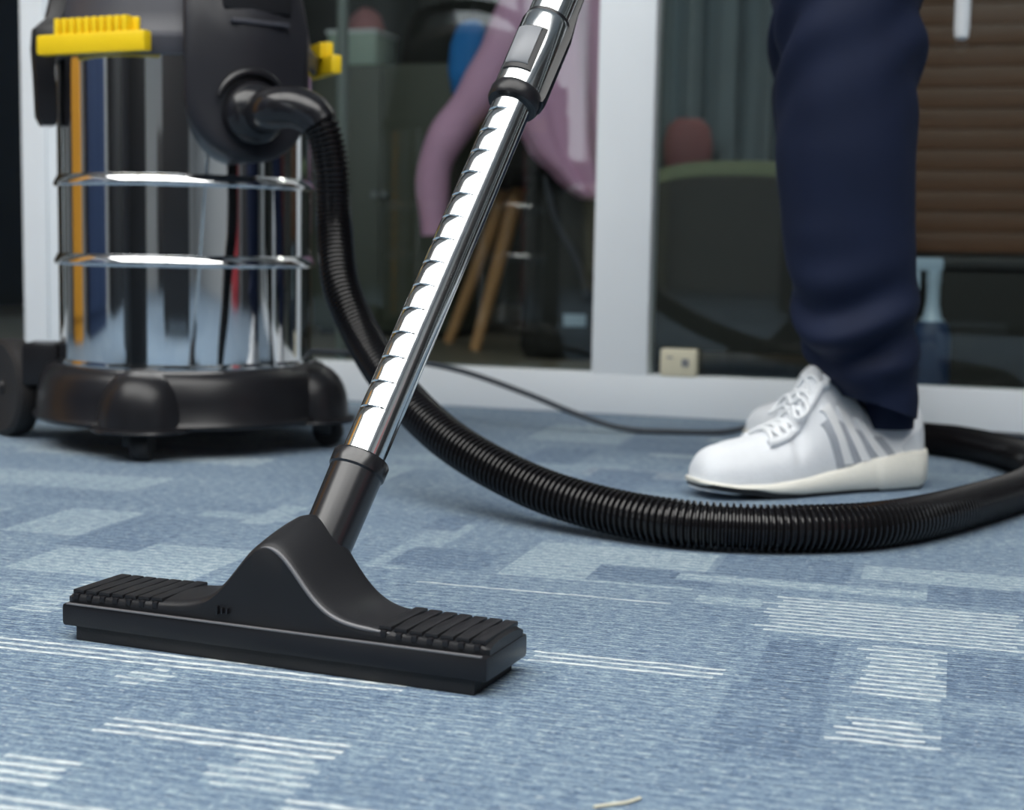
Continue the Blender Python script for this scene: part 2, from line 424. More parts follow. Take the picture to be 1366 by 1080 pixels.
# ------------------------------------------------------------------ glazed door wall
RAIL_H = 0.069
DEPTH = 0.06
def frame_piece(name, u0, u1, z0, z1, extra=None, d=DEPTH, v0=VD):
    mb = MB().box(((u0 + u1) / 2, v0 + d / 2, (z0 + z1) / 2), (u1 - u0, d, z1 - z0), 0.003)
    if extra: extra(mb)
    return structure(room_obj(name, mb, 'alu'))
posts = [(-2.86, -2.78), (-1.712, -1.630), (-0.597, -0.500), (0.60, 0.695), (1.70, 1.79), (2.75, 2.84)]
def post(i, a, b):
    def ex(mb):      # raised bead and glazing stop on each post
        mb.box(((a + b) / 2 + .004, VD - .003, 1.2 + .035), ((b - a) * 0.24, 0.008, 2.33), 0.002)
        mb.box((b + .006, VD + .030, 1.2 + .035), (0.012, 0.03, 2.33), 0.001); mb.box((a - .006, VD + .030, 1.2 + .035), (0.012, 0.03, 2.33), 0.001)
    if b - a > 0.09: ex = None
    frame_piece(f'trim_post_{i + 1}', a, b, RAIL_H - .002, 2.4, ex)
for i, (a, b) in enumerate(posts): post(i, a, b)
frame_piece('trim_rail_bottom', U_L, U_R, 0.0, RAIL_H)
frame_piece('trim_rail_top', U_L, U_R, 2.4, 2.48)
structure(room_obj('wall_front', MB().box(((U_L + U_R) / 2, VD + .04, (2.48 + CEIL) / 2), (U_R - U_L, 0.08, CEIL - 2.48)), 'wall', smooth=0))
edges = [U_L] + [x for p in posts for x in p] + [U_R]
for i in range(0, len(edges), 2):
    a, b = edges[i], edges[i + 1]
    o = structure(room_obj(f'window_{i // 2 + 3}', MB().box(((a + b) / 2, VD + .032, (RAIL_H + 2.4) / 2), (b - a - .001, 0.006, 2.4 - RAIL_H - .001)), 'glass', smooth=0))
# white pull handle on the right glazed leaf
hd = thing('door_handle', 'white bar pull handle on the glass beside the navy trousers', 'handle', W(-0.016, VD, 0.61), ROOM)
hb = MB().tube([(0, -.035, 0.012 * 0)] + [(0, -.035, z) for z in (0.004, 0.02, 0.3, 0.6)], [0.006, 0.0105, 0.012, 0.012, 0.012], 16)
obj('grip', hb, 'white_plastic', hd)
for z in (0.09, 0.5): obj('standoff', MB().tube([(0, -.03, z), (0, .031, z)], 0.007, 12), 'white_plastic', hd)
# cream socket box on the bottom rail
sb = thing('socket_box', 'small cream socket box sitting on the white bottom rail', 'socket', W(-0.447, VD + .012, RAIL_H), ROOM)
obj('housing', MB().box((0, 0, 0.0232), (0.062, 0.026, 0.046), 0.004), 'cream', sb)
obj('socket_hole', MB().box((.012, -.0135, 0.024), (0.012, 0.002, 0.013), 0.0008), 'button', sb)
obj('socket_slot', MB().box((-.014, -.0135, 0.032), (0.010, 0.002, 0.003), 0.0008), 'button', sb)

# ------------------------------------------------------------------ vacuum cleaner
VX, VY = -0.461, 2.12
vac = thing('vacuum_cleaner', 'steel drum vacuum cleaner with black base and yellow latches', 'vacuum cleaner', (VX, VY, 0))
def pol(r, deg, z): return Vector((r * math.cos(RAD(deg)), r * math.sin(RAD(deg)), z))
def arr_mtx(r, deg, z): return Matrix.Translation(pol(r, deg, z)) @ Matrix.Rotation(RAD(deg), 4, 'Z')   # x outward, y tangential
DR = 0.1735
drum = obj('drum', MB().lathe([(DR - .004, 0.100), (DR, 0.104), (DR, 0.248), (DR, 0.264), (DR, 0.354), (DR, 0.369), (DR, 0.528)], 128), 'steel', vac)
for z in (0.2565, 0.3615):
    obj('drum_band', MB().lathe([(DR - .001, z - .0085), (DR + .0035, z - .0080), (DR + .0056, z - .0055), (DR + .0058, z - .0035), (DR + .0052, z - .0010), (DR + .0012, z + .0070), (DR - .001, z + .0080)], 128, cap0=False, cap1=False), 'steel', vac)
obj('drum_rim', MB().lathe([(DR - .002, 0.112), (DR + .003, 0.112), (DR + .004, 0.116), (DR + .003, 0.121), (DR - .002, 0.122)], 128, cap0=False, cap1=False), 'steel', vac)
base = obj('base', MB().lathe([(0.10, 0.040), (0.190, 0.037), (0.209, 0.039), (0.2115, 0.044), (0.207, 0.050), (0.205, 0.075), (0.199, 0.098), (0.192, 0.110), (0.182, 0.114), (0.176, 0.114), (0.174, 0.105)], 96), 'black', vac)
def pod(deg):
    Mx = arr_mtx(0.176, deg, 0.036); rs = []
    for k in range(9):
        a = (k / 8) * PI / 2
        rr = math.cos(a) ** 0.75 if k < 8 else 0.02; z = 0.074 * math.sin(a) ** 0.9
        if k == 0: rs.append([Mx @ Vector((0.068 * math.cos(t), 0.068 * math.sin(t), 0)) for t in [2 * PI * j / 32 for j in range(32)]])
        if k == 0: rs.append([Mx @ Vector((0.068 * math.cos(t), 0.068 * math.sin(t), 0.006)) for t in [2 * PI * j / 32 for j in range(32)]])
        rs.append([Mx @ Vector((0.060 * rr * math.cos(t), 0.060 * rr * math.sin(t), z + 0.007)) for t in [2 * PI * j / 32 for j in range(32)]])
    p = obj('caster_pod', MB().rings(rs), 'black', vac, 60)
    rim = MB(); rim.tube([Mx @ Vector((0.068 * math.cos(t), 0.068 * math.sin(t), 0.003)) for t in [2 * PI * j / 32 for j in range(33)]], 0.0022, 8, False)
    obj('pod_rim', rim, 'black_gloss', p)
    c = MB().box((0, 0, 0.014), (0.026, 0.034, 0.020), 0.003, arr_mtx(0.203, deg, 0.014))
    obj('caster_fork', c, 'black', p)
    Mw = arr_mtx(0.207, deg + 2, 0.020) @ Matrix.Rotation(PI / 2, 4, 'X')
    obj('caster_wheel', MB().lathe([(0.004, -.012), (0.017, -.012), (0.0195, -.009), (0.0195, .009), (0.017, .012), (0.004, .012)], 28, Mw), 'rubber', p)
pod(264); pod(349)
def big_wheel(deg, out):
    c = pol(0.258, deg, 0.0705); q = Vector((0, 0, 1)).rotation_difference(Vector((math.cos(RAD(out)), math.sin(RAD(out)), 0)))
    Mw = Matrix.Translation(c) @ q.to_matrix().to_4x4()
    wh = obj('rear_wheel', MB().lathe([(0.052, -.016), (0.062, -.018), (0.069, -.014), (0.0705, -.006), (0.0705, .006), (0.069, .014), (0.062, .018), (0.052, .016)], 48, Mw), 'rubber', vac)
    hub = MB().lathe([(0.002, .010), (0.016, .014), (0.020, .010), (0.050, .006), (0.053, .010), (0.053, -.010), (0.002, -.008)], 40, Mw)
    for k in range(6): hub.box((0.034, 0, 0.010), (0.034, 0.008, 0.008), 0.002, Mw @ Matrix.Rotation(k * PI / 3, 4, 'Z'))
    obj('hub', hub, 'grey_plastic', wh)
    br = MB().box((0, 0, 0.0), (0.05, 0.06, 0.060), 0.008, arr_mtx(0.200, deg + 8, 0.108))
    br.tube([pol(0.19, deg, 0.0705), c + Vector((math.cos(RAD(out)), math.sin(RAD(out)), 0)) * .012], 0.013, 14)
    obj('wheel_bracket', br, 'black', vac)
big_wheel(176, 222); big_wheel(86, 40)
# motor head
head = obj('motor_head', MB().lathe([(0.170, 0.518), (0.1795, 0.520), (0.181, 0.528), (0.181, 0.541), (0.176, 0.546), (0.172, 0.552), (0.168, 0.575), (0.160, 0.62), (0.150, 0.67), (0.132, 0.71), (0.10, 0.735), (0.05, 0.747), (0.004, 0.75)], 96), 'grey_plastic', vac)
hp = spline([pol(0.13, 308, 0.70), pol(0.11, 308, 0.77), pol(0.02, 308, 0.795), pol(0.09, 128, 0.775), pol(0.125, 128, 0.70)], 0.012)
obj('carry_handle', MB().tube(hp, 0.014, 12), 'black', head)
obj('switch', MB().box((0, 0, 0), (0.02, 0.03, 0.012), 0.003, Matrix.Translation(pol(0.06, 200, 0.747))), 'red', head)
# latches
def latch(deg):
    Mx = arr_mtx(0.187, deg, 0.0)
    l_ = obj('latch', MB().box((0.002, 0, 0.5315), (0.016, 0.176, 0.0262), 0.004, Mx), 'yellow', vac)
    l_.data.materials[0] = M['yellow']
    for k in range(10):
        y = -0.056 + k * 0.0122
        obj('latch_ridge', MB().box((0.001, y, 0.5515), (0.013, 0.0080, 0.026), 0.002, Mx), 'yellow', l_)
    obj('latch_backing', MB().box((-.0085, 0.004, 0.5525), (0.006, 0.124, 0.022), 0.002, Mx), 'yellow', l_)
latch(244.5); latch(27)
# shield with hose inlet
SD = 305
M['shieldm'] = mat('shield_plastic', (0.018, 0.0185, 0.024), 0.38, 0, 0.1, 20, bump=0.05, bscale=600, spec=0.4)
def shield():
    zb, zt, hw = 0.384, 0.655, 0.083
    def outline(s, grow=0.0):
        pts = []
        cz = 0.47
        for k in range(19):                       # rounded lower U, then straight sides and top
            a = PI + PI * k / 18
            pts.append((hw * math.cos(a), cz + (cz - zb) * math.sin(a)))
        pts += [(hw, 0.50), (hw, 0.56), (hw, 0.60), (hw * .92, 0.635), (hw * .6, zt), (0, zt + .004), (-hw * .6, zt), (-hw * .92, 0.635), (-hw, 0.60), (-hw, 0.56), (-hw, 0.50)]
        return [(t * s, 0.50 + (z - 0.50) * (1 - (1 - s) * 0.75)) for t, z in pts]
    def ring(s, r):
        out = []
        for t, z in outline(s):
            lean = max(0.0, z - 0.55) * 0.25
            d = SD + math.degrees(t / 0.20); out.append(pol(r - lean, d, z))
        return out
    rs = [ring(1.0, 0.150), ring(1.0, 0.212), ring(0.97, 0.220), ring(0.90, 0.2235), ring(0.80, 0.2215), ring(0.5, 0.2225), ring(0.2, 0.223), ring(0.02, 0.223)]
    s_ = obj('inlet_shield', MB().rings(rs, False, True), 'shieldm', vac, 50)
    Mx = arr_mtx(0.2205, SD, 0.0)
    obj('shield_panel', MB().box((-.010, 0.008, 0.600), (0.012, 0.095, 0.052), 0.005, Mx), 'black_matt', s_)
    obj('shield_ridge', MB().box((0.0005, 0.008, 0.560), (0.006, 0.080, 0.006), 0.002, Mx), 'grey_plastic', s_)
    # hooded arch over the inlet
    hood = [Mx @ Vector((0.004, -0.004 + 0.050 * math.cos(t), 0.4455 + 0.052 * math.sin(t))) for t in [RAD(20 + 140 * j / 24) for j in range(25)]]
    obj('inlet_hood', MB().tube(hood, [0.003 + 0.004 * math.sin(PI * j / 24) for j in range(25)], 10), 'black_gloss', s_, 60)
    ml = Mx @ Matrix.Translation((0.0, -0.004, 0.4455)) @ Matrix.Rotation(PI / 2, 4, 'Y')
    obj('inlet_socket', MB().lathe([(0.040, -.004), (0.041, 0.006), (0.040, 0.014), (0.037, 0.022), (0.032, 0.029), (0.025, 0.034), (0.012, 0.038)], 40, ml), 'black_gloss', s_)
shield()
# side hook for the cable
hk = MB()
Mh = arr_mtx(0.181, 205, 0.0)
def sec(z, x0, x1, hy): return [Mh @ Vector(p) for p in ((x0, -hy, z), (x1, -hy * .8, z), (x1, hy * .8, z), (x0, hy, z))]
hk.rings([sec(0.433, -.002, 0.014, 0.021), sec(0.445, -.004, 0.020, 0.023), sec(0.50, -.002, 0.022, 0.024), sec(0.535, -.002, 0.024, 0.026), sec(0.560, -.004, 0.022, 0.024), sec(0.575, -.012, 0.006, 0.019), sec(0.62, -.03, -.004, 0.019), sec(0.66, -.045, -.02, 0.016)])
obj('cable_hook', hk, 'black', vac, 30)

# ------------------------------------------------------------------ hose
HR = 0.0232
hose_pts = [(-0.322, 1.915, 0.444), (-0.300, 1.880, 0.448), (-0.270, 1.868, 0.448), (-0.243, 1.866, 0.430), (-0.229, 1.866, 0.380), (-0.223, 1.860, 0.306), (-0.210, 1.82, 0.234), (-0.177, 1.77, 0.174),
            (-0.130, 1.69, 0.121), (-0.066, 1.60, 0.076), (0.015, 1.52, 0.044), (0.089, 1.465, 0.029), (0.159, 1.423, HR + .001), (0.228, 1.407, HR), (0.290, 1.411, HR), (0.352, 1.432, HR),
            (0.417, 1.482, HR), (0.495, 1.566, HR), (0.585, 1.68, HR), (0.642, 1.80, HR), (0.662, 1.90, HR), (0.652, 2.00, HR), (0.622, 2.075, HR), (0.575, 2.12, HR + .001), (0.515, 2.105, 0.045), (0.468, 2.04, 0.14), (0.450, 1.985, 0.30), (0.442, 1.975, 0.50), (0.43, 1.955, 0.75), (0.36, 1.86, 0.98), (0.27, 1.69, 1.02), (0.205, 1.575, 0.945)]
PITCH_H = 0.0064
hp = spline(hose_pts, PITCH_H / 4)
n_smooth = int(0.115 / (PITCH_H / 4))
rad = [HR * (1.0, 0.99, 0.835, 0.835)[i % 4] for i in range(len(hp))]
hs = thing('vacuum_hose', 'black ribbed hose curling over the carpet past the white shoe', 'hose', (hp[0].x, hp[0].y, 0))
off = Vector((hp[0].x, hp[0].y, 0))
obj('ribbed_tube', MB().tube([p - off for p in hp[n_smooth - 4:]], rad[n_smooth - 4:], 20), 'hose', hs, 45)
cr = [HR * 1.12 if i < n_smooth * 0.9 else HR * 1.06 for i in range(0, n_smooth, 4)]
obj('smooth_cuff', MB().tube([p - off for p in hp[:n_smooth:4]], cr, 28), 'black_gloss', hs, 60)

# ------------------------------------------------------------------ wand with floor nozzle
NC = Vector((-0.1535, 1.0235, 0)); NA = RAD(-22.0)
wand = thing('vacuum_wand', 'chrome telescopic wand with black floor nozzle on the carpet', 'vacuum wand', NC)
RN = Matrix.Rotation(NA, 4, 'Z')
HL, HD = 0.166, 0.0335
def bell(x, wd=0.031): return math.exp(-abs(x / wd) ** 2.1)
def top_z(x, y):
    t = (y + HD) / (2 * HD)                       # 0 front .. 1 back
    wd = 0.033 + 0.004 * t
    hgt = 0.043 + 0.013 * min(1, t * 1.3)
    flare = 0.006 * math.exp(-abs(x / 0.075) ** 2)
    return 0.0328 + flare + hgt * bell(x - 0.000 - 0.006 * t, wd) + 0.0025 * math.sin(min(1, t) * PI)
def nozzle():
    X = [-HL + 0.0012 + 2 * (HL - .0012) * i / 140 for i in range(141)]
    Yn = 14; y0, y1 = -HD + .003, HD - .002
    rs = []
    for x in X:
        e = min(1, (HL - abs(x)) / 0.007) ** 0.6; inset = 0.004 * (1 - e)
        ring = [(x, y0 - .001 + inset, 0.021), (x, y0 + inset, 0.024)]
        zt0 = top_z(x, y0)
        ring += [(x, y0 + .0002 + inset, 0.024 + (zt0 - .003 - .024) * k / 3) for k in (1, 2, 3)]
        for k in range(Yn + 1):
            y = y0 + .0015 + (y1 - y0 - .003) * k / Yn
            ring.append((x, y + inset * (1 - k / Yn * 2), top_z(x, y) - (0.0012 if k in (0, Yn) else 0) - .003 * (1 - e)))
        zt1 = top_z(x, y1)
        ring += [(x, y1 - inset, zt1 - .003), (x, y1 - inset, 0.024 + (zt1 - .024) * 0.4), (x, y1 - inset, 0.021)]
        rs.append([RN @ Vector(p) for p in ring])
    sh = obj('floor_nozzle', MB().rings(rs), 'black_matt', wand, 35)
    # bumper strip with a fine raised lip, its highlight put in as grey
    b = MB().box((0, 0, 0.0185), (2 * HL, 2 * HD + .004, 0.0165), 0.0032, RN)
    obj('bumper', b, 'black', sh)
    obj('bumper_lip', MB().box((0, -HD - .0006, 0.0266), (2 * HL - .008, 0.0026, 0.0013), 0.0005, RN), 'bead', sh)
    obj('squeegee', MB().box((0, 0, 0.0060), (2 * HL - .020, 2 * HD - .003, 0.012), 0.001, RN), 'rubber', sh)
    # glint on the hump's front edge, put in as a lighter grey bead
    pts = [RN @ Vector((x, y0 + .0012, top_z(x, y0) - .0012)) for x in [-0.004 + 0.098 * k / 60 for k in range(61)]]
    obj('edge_glint', MB().tube(pts, [0.0016 * min(1, k / 8 + .1) * min(1, (60 - k) / 12 + .2) for k in range(61)], 10), 'bead', sh)
    # grip ridges on both ends
    for s in (-1, 1):
        for k in range(7):
            x = s * (0.0895 + k * 0.0112)
            zc = top_z(x, 0)
            obj('ridge', MB().box((x, 0.0005, zc - .0012), (0.0096, 2 * HD - .010, 0.0036), 0.0013, RN), 'black_matt', sh)
            obj('ridge_nose', MB().box((x, -HD + .0045, zc - .0045), (0.0045, 0.004, 0.005), 0.0012, RN), 'black', sh)
    for k in range(3): obj('mould_mark', MB().box((-0.037 + k * .004, -HD + .0018, 0.035), (0.0012, 0.003, 0.006 if k == 0 else .004), 0.0003, RN), 'black_gloss', sh)
M['bead'] = mat('grey_glint_bead', (0.16, 0.16, 0.17), 0.3, 0, 0.05, 60)  # lighter grey carries the painted glint of hump edge and lip
nozzle()
WP = Vector((-0.1062, 1.085, 0.1368)) - NC; WA = Vector((0.3164, 0.4834, 0.8162)).normalized()
to_cam = (Vector((0, 0, CAM_H)) - (WP + NC + WA * .17)).normalized()
E1 = (to_cam - WA * to_cam.dot(WA)).normalized()            # faces the viewer
E2 = WA.cross(E1)                                            # to one side
if E2.x < 0: E2 = -E2                                        # image right
def ax(t): return WP + WA * t
def wring(t, r, n=40, ph=None):
    return [ax(t) + (E1 * math.cos(2 * PI * j / n) + E2 * math.sin(2 * PI * j / n)) * (r(2 * PI * j / n) if callable(r) else r) for j in range(n)]
M['cuffblack'] = mat('satin_black_cuff', (0.012, 0.012, 0.0145), 0.24, 0, 0.1, 25, spec=0.7)
# cuff with its collar
obj('cuff', MB().rings([wring(t, r) for t, r in ((-0.115, 0.0165), (-0.100, 0.0185), (-0.075, 0.0190), (-0.020, 0.0198), (-0.0185, 0.0212), (-0.0085, 0.0214), (-0.0070, 0.0205), (-0.0070, 0.0165))]), 'cuffblack', wand, 40)
# notched telescopic tube
TR = 0.01625
notch = [0.0286 + 0.02148 * k for k in range(15)]
def tube_r(t, ang):
    a = (ang + RAD(45) + PI) % (2 * PI) - PI                 # dents sit on the left front of the tube
    wgt = max(0.0, 1 - (abs(a) / RAD(46)) ** 2) if abs(a) < RAD(46) else 0.0
    d = 0.0
    for q in notch:
        x = q - t
        if -0.0006 <= x < 0: d = 0.0016 * (x + 0.0006) / 0.0006
        elif 0 <= x < 0.0110: d = 0.0016 * (1 - x / 0.0110) ** 2.2
    return TR - d * wgt
ts = [-0.012]
for q in notch:
    ts += [q - .0109, q - .009, q - .0075, q - .006, q - .0045, q - .003, q - .0018, q - .0008, q, q + .0006, q + .0012, q + .006]
ts += [0.37]
ts = sorted(set(round(t, 5) for t in ts))
obj('inner_tube', MB().rings([wring(t, lambda a, t=t: tube_r(t, a), 72) for t in ts]), 'chrome', wand, 30)
# sleeve with release button, outer tube, grip
sl = obj('sleeve', MB().rings([wring(t, r) for t, r in ((0.333, 0.0170), (0.333, 0.0200), (0.336, 0.0205), (0.405, 0.0208), (0.409, 0.0198), (0.409, 0.0165))]), 'chrome', wand, 40)
obj('sleeve_collar', MB().rings([wring(t, r) for t, r in ((0.322, 0.0166), (0.3215, 0.0203), (0.324, 0.0216), (0.332, 0.0218), (0.335, 0.0207))]), 'black', sl, 40)
bk = MB()   # black guide along the rear of the sleeve
def arc(t, r0, r1, a0, a1, n=14):
    o_ = [ax(t) + (E1 * math.cos(a0 + (a1 - a0) * k / n) + E2 * math.sin(a0 + (a1 - a0) * k / n)) * r1 for k in range(n + 1)]
    i_ = [ax(t) + (E1 * math.cos(a1 + (a0 - a1) * k / n) + E2 * math.sin(a1 + (a0 - a1) * k / n)) * r0 for k in range(n + 1)]
    return o_ + i_
bk.rings([arc(0.330, 0.0195, 0.0240, RAD(62), RAD(185)), arc(0.335, 0.0195, 0.0250, RAD(62), RAD(185)), arc(0.400, 0.0195, 0.0250, RAD(66), RAD(185)), arc(0.43, 0.0170, 0.0215, RAD(72), RAD(180)), arc(0.52, 0.016, 0.0195, RAD(80), RAD(175))])
obj('rear_guide', bk, 'black', sl, 50)
bt = MB().rings([arc(0.345, 0.018, 0.0212, RAD(-62), RAD(8)), arc(0.3455, 0.018, 0.0218, RAD(-62), RAD(8)), arc(0.3895, 0.018, 0.0218, RAD(-62), RAD(8)), arc(0.390, 0.018, 0.0212, RAD(-62), RAD(8))])
obj('button_recess', bt, 'dark_lam', sl, 50)
bt = MB().rings([arc(0.350, 0.018, 0.0222, RAD(-58), RAD(-4)), arc(0.352, 0.018, 0.0236, RAD(-56), RAD(-6)), arc(0.386, 0.018, 0.0240, RAD(-56), RAD(-6)), arc(0.388, 0.018, 0.0228, RAD(-58), RAD(-4))])
obj('release_button', bt, 'button', sl, 50)
obj('outer_tube', MB().rings([wring(t, r) for t, r in ((0.405, 0.0150), (0.405, 0.0186), (0.80, 0.0186), (0.80, 0.015))]), 'chrome', wand, 40)
obj('tube_ring', MB().rings([wring(t, r) for t, r in ((0.4085, 0.0180), (0.4085, 0.0192), (0.4125, 0.0192), (0.4125, 0.018))]), 'black', wand, 40)
gp = spline([ax(0.785), ax(0.84), ax(0.90), ax(0.95) + Vector((0.008, 0.02, -.012)), Vector((0.205, 1.575, 0.945)) - NC], 0.008)
obj('grip', MB().tube(gp, 0.0205, 18), 'black', wand, 60)

# ------------------------------------------------------------------ person: navy trousers and white running shoes
person = thing('person', 'person in navy trousers and white running shoes standing behind the hose', 'person', (0.43, 1.86, 0))
PO = Vector((0.43, 1.86, 0))
def interp(tab, x):
    if x <= tab[0][0]: return tab[0][1]
    for (a, b), (c, d) in zip(tab, tab[1:]):
        if x <= c:
            t = (x - a) / (c - a); t = t * t * (3 - 2 * t) * 0.5 + t * 0.5
            return b + (d - b) * t
    return tab[-1][1]
SL = 0.315
TOP = [(0, .094), (.008, .101), (.02, .104), (.05, .096), (.085, .098), (.115, .125), (.145, .151), (.158, .150), (.170, .124), (.196, .082), (.228, .070), (.262, .065), (.288, .060), (.302, .055), (.311, .045), (SL, .034)]
HWD = [(0, .006), (.004, .020), (.02, .030), (.06, .034), (.11, .036), (.16, .041), (.21, .048), (.245, .047), (.275, .042), (.298, .036), (.309, .028), (SL, .014)]
MT = [(0, .047), (.03, .048), (.08, .042), (.14, .030), (.19, .023), (.24, .019), (.28, .019), (SL, .023)]      # top of midsole
MBt = [(0, .010), (.02, .003), (.06, .0022), (.19, .0022), (.225, .0045), (.265, .011), (SL, .018)]                 # underside
CY = [(0, 0), (.10, 0.0), (.22, 0.004), (SL, 0.012)]
def upper_pt(x, ph, off=0.0):
    """ph 0..pi from one side over the top to the other"""
    zb = interp(MT, x) - .006; zt = interp(TOP, x); hw = max(.001, interp(HWD, x) - .001); cy = interp(CY, x)
    c, s = math.cos(ph), math.sin(ph)
    ex = 0.95 if x < .1 else (0.95 - 0.25 * min(1, (x - .1) / .12))
    yy = math.copysign(abs(c) ** 0.80, c); zz = abs(s) ** ex
    pinch = 1.0 - (0.55 * max(0, zz - .35) if 0.10 < x < .2 else 0.35 * max(0, zz - .5))
    p = Vector((x, cy + hw * yy * pinch, zb + (zt - zb) * zz))
    if off:
        cen = Vector((x, cy, zb + (zt - zb) * 0.3)); p = p + (p - cen).normalized() * off
    return p
def make_shoe(loc, rz, mirror=1, lift=0.0):
    T = Matrix.Translation(Vector(loc) - PO) @ Matrix.Rotation(rz, 4, 'Z') @ Matrix.Diagonal((1, mirror, 1, 1)) @ Matrix.Translation((-SL, 0, 0))
    def P(mb): mb.v = [tuple(T @ Vector(v)) for v in mb.v]; return mb
    xs = [0.0005] + [SL * i / 60 for i in range(1, 60)] + [SL - .0005]
    rs = [[upper_pt(x, PI * k / 24) for k in range(25)] + [Vector((x, interp(CY, x) - interp(HWD, x) * .9, interp(MT, x) - .012)), Vector((x, interp(CY, x) + interp(HWD, x) * .9, interp(MT, x) - .012))] for x in xs]
    up = obj('shoe', P(MB().rings(rs)), 'knit', person, 60, 'white knit running shoe with three side stripes')
    rs = []
    for x in [-0.004] + xs[1:-1] + [SL + .003]:
        xc = min(max(x, 0), SL); hw = interp(HWD, xc) + .0045 + (.003 if xc < .08 else 0); cy = interp(CY, xc); zb, zt = interp(MBt, xc), interp(MT, xc); m_ = (zb + zt) / 2
        rs.append([Vector((x, cy + a * hw, z)) for a, z in ((.86, zb), (.97, zb + .003), (1.0, m_), (.97, zt - .003), (.88, zt), (-.88, zt), (-.97, zt - .003), (-1.0, m_), (-.97, zb + .003), (-.86, zb))])
    obj('midsole', P(MB().rings(rs)), 'midsole', up, 60, 'cream foam midsole')
    rs = []
    for x in [SL * i / 40 for i in range(1, 40)] + [SL + .001]:
        xc = min(x, SL); hw = (interp(HWD, xc) + .0040) * .95; cy = interp(CY, xc); zb = interp(MBt, xc)
        tip = 0.0
        rs.append([Vector((x, cy + a * hw, z)) for a, z in ((.98, max(.0003, zb - .004)), (1.045, zb + .0025), (-1.045, zb + .0025), (-.98, max(.0003, zb - .004)))])
    obj('outsole', P(MB().rings(rs)), 'rubber', up, 60, 'dark rubber outsole')
    for side in (0, 1):
        def ph(s): return (0.015 + 0.20 * s) * PI if side == 0 else PI - (0.015 + 0.20 * s) * PI
        def band(x0, wd, off, s0, s1, lean):
            g = []
            for i in range(11):
                s = s0 + (s1 - s0) * i / 10
                g.append([upper_pt(x0 + lean * s - wd / 2, ph(s), off), upper_pt(x0 + lean * s + wd / 2, ph(s), off), upper_pt(x0 + lean * s + wd / 2, ph(s), -.004), upper_pt(x0 + lean * s - wd / 2, ph(s), -.004)])
            return MB().rings(g)
        for k in range(4): obj('side_shade', P(band(0.0595 + k * .0255, 0.0115, 0.0012, 0.0, 0.70, 0.032)), 'shoe_grey', up, 50)
        for k in range(3): obj('stripe', P(band(0.0722 + k * .0255, 0.0135, 0.0034, 0.05, 0.95, 0.036)), 'stripe', up, 50)
        hc = []
        for i in range(9):
            x = 0.002 + .040 * i / 8; hc.append([upper_pt(x, ph(-.2), .0016), upper_pt(x + .004, ph(0.9 - .6 * i / 8), .0016), upper_pt(x + .004, ph(0.9 - .6 * i / 8), -.004), upper_pt(x, ph(-.2), -.004)])
        obj('heel_panel', P(MB().rings(hc)), 'knit2', up, 50)
    for k in range(6):
        x = 0.166 + k * .0108
        for sgn in (-1, 1):
            pts = [upper_pt(x + sgn * .006 * (i / 8 - .5) * 2, PI * (0.30 + 0.40 * i / 8), .0030 + .0012 * (sgn > 0)) for i in range(9)]
            obj('lace', P(MB().tube(pts, 0.0030, 8)), 'lace', up, 60)
    for sgn in (-1, 1):      # eyestays and bow
        pts = [upper_pt(0.150 + .082 * i / 10, PI / 2 + sgn * PI * 0.215, .0022) for i in range(11)]
        obj('eyestay', P(MB().tube(pts, 0.0055, 8)), 'knit', up, 60)
        c0 = upper_pt(0.185, PI / 2, .006)
        loop = spline([c0, c0 + Vector((-.004, sgn * .016, .008)), c0 + Vector((-.002, sgn * .034, -.004)), c0 + Vector((.010, sgn * .030, -.014)), c0 + Vector((.004, sgn * .010, -.002))], .003)
        obj('lace_bow', P(MB().tube(loop, 0.0026, 8)), 'lace', up, 60)
    # padded tongue
    rs = []
    for i in range(8):
        x = 0.128 + .012 * i / 7 * 2; z = interp(TOP, x)
    tg = [Vector((0.150, 0, .120)), Vector((0.146, 0, .140)), Vector((0.138, 0, .155)), Vector((0.132, 0, .160))]
    tt = MB()
    for i, c in enumerate(tg):
        pass
    rs = [[c + Vector((.006 * math.cos(a), .024 * math.sin(a) * (1 if i < 3 else .8), 0)) for a in [2 * PI * j / 16 for j in range(16)]] for i, c in enumerate(tg)]
    obj('tongue', P(tt.rings(rs)), 'knit', up, 60)
    return up
M['knit2'] = mat('pale_grey_knit', (0.66, 0.70, 0.75), 0.7, 0, 0.05, 60, bump=0.3, bscale=420)
make_shoe((0.208, 1.722, 0), RAD(201), 1)
make_shoe((0.362, 2.150, 0), RAD(219), -1)

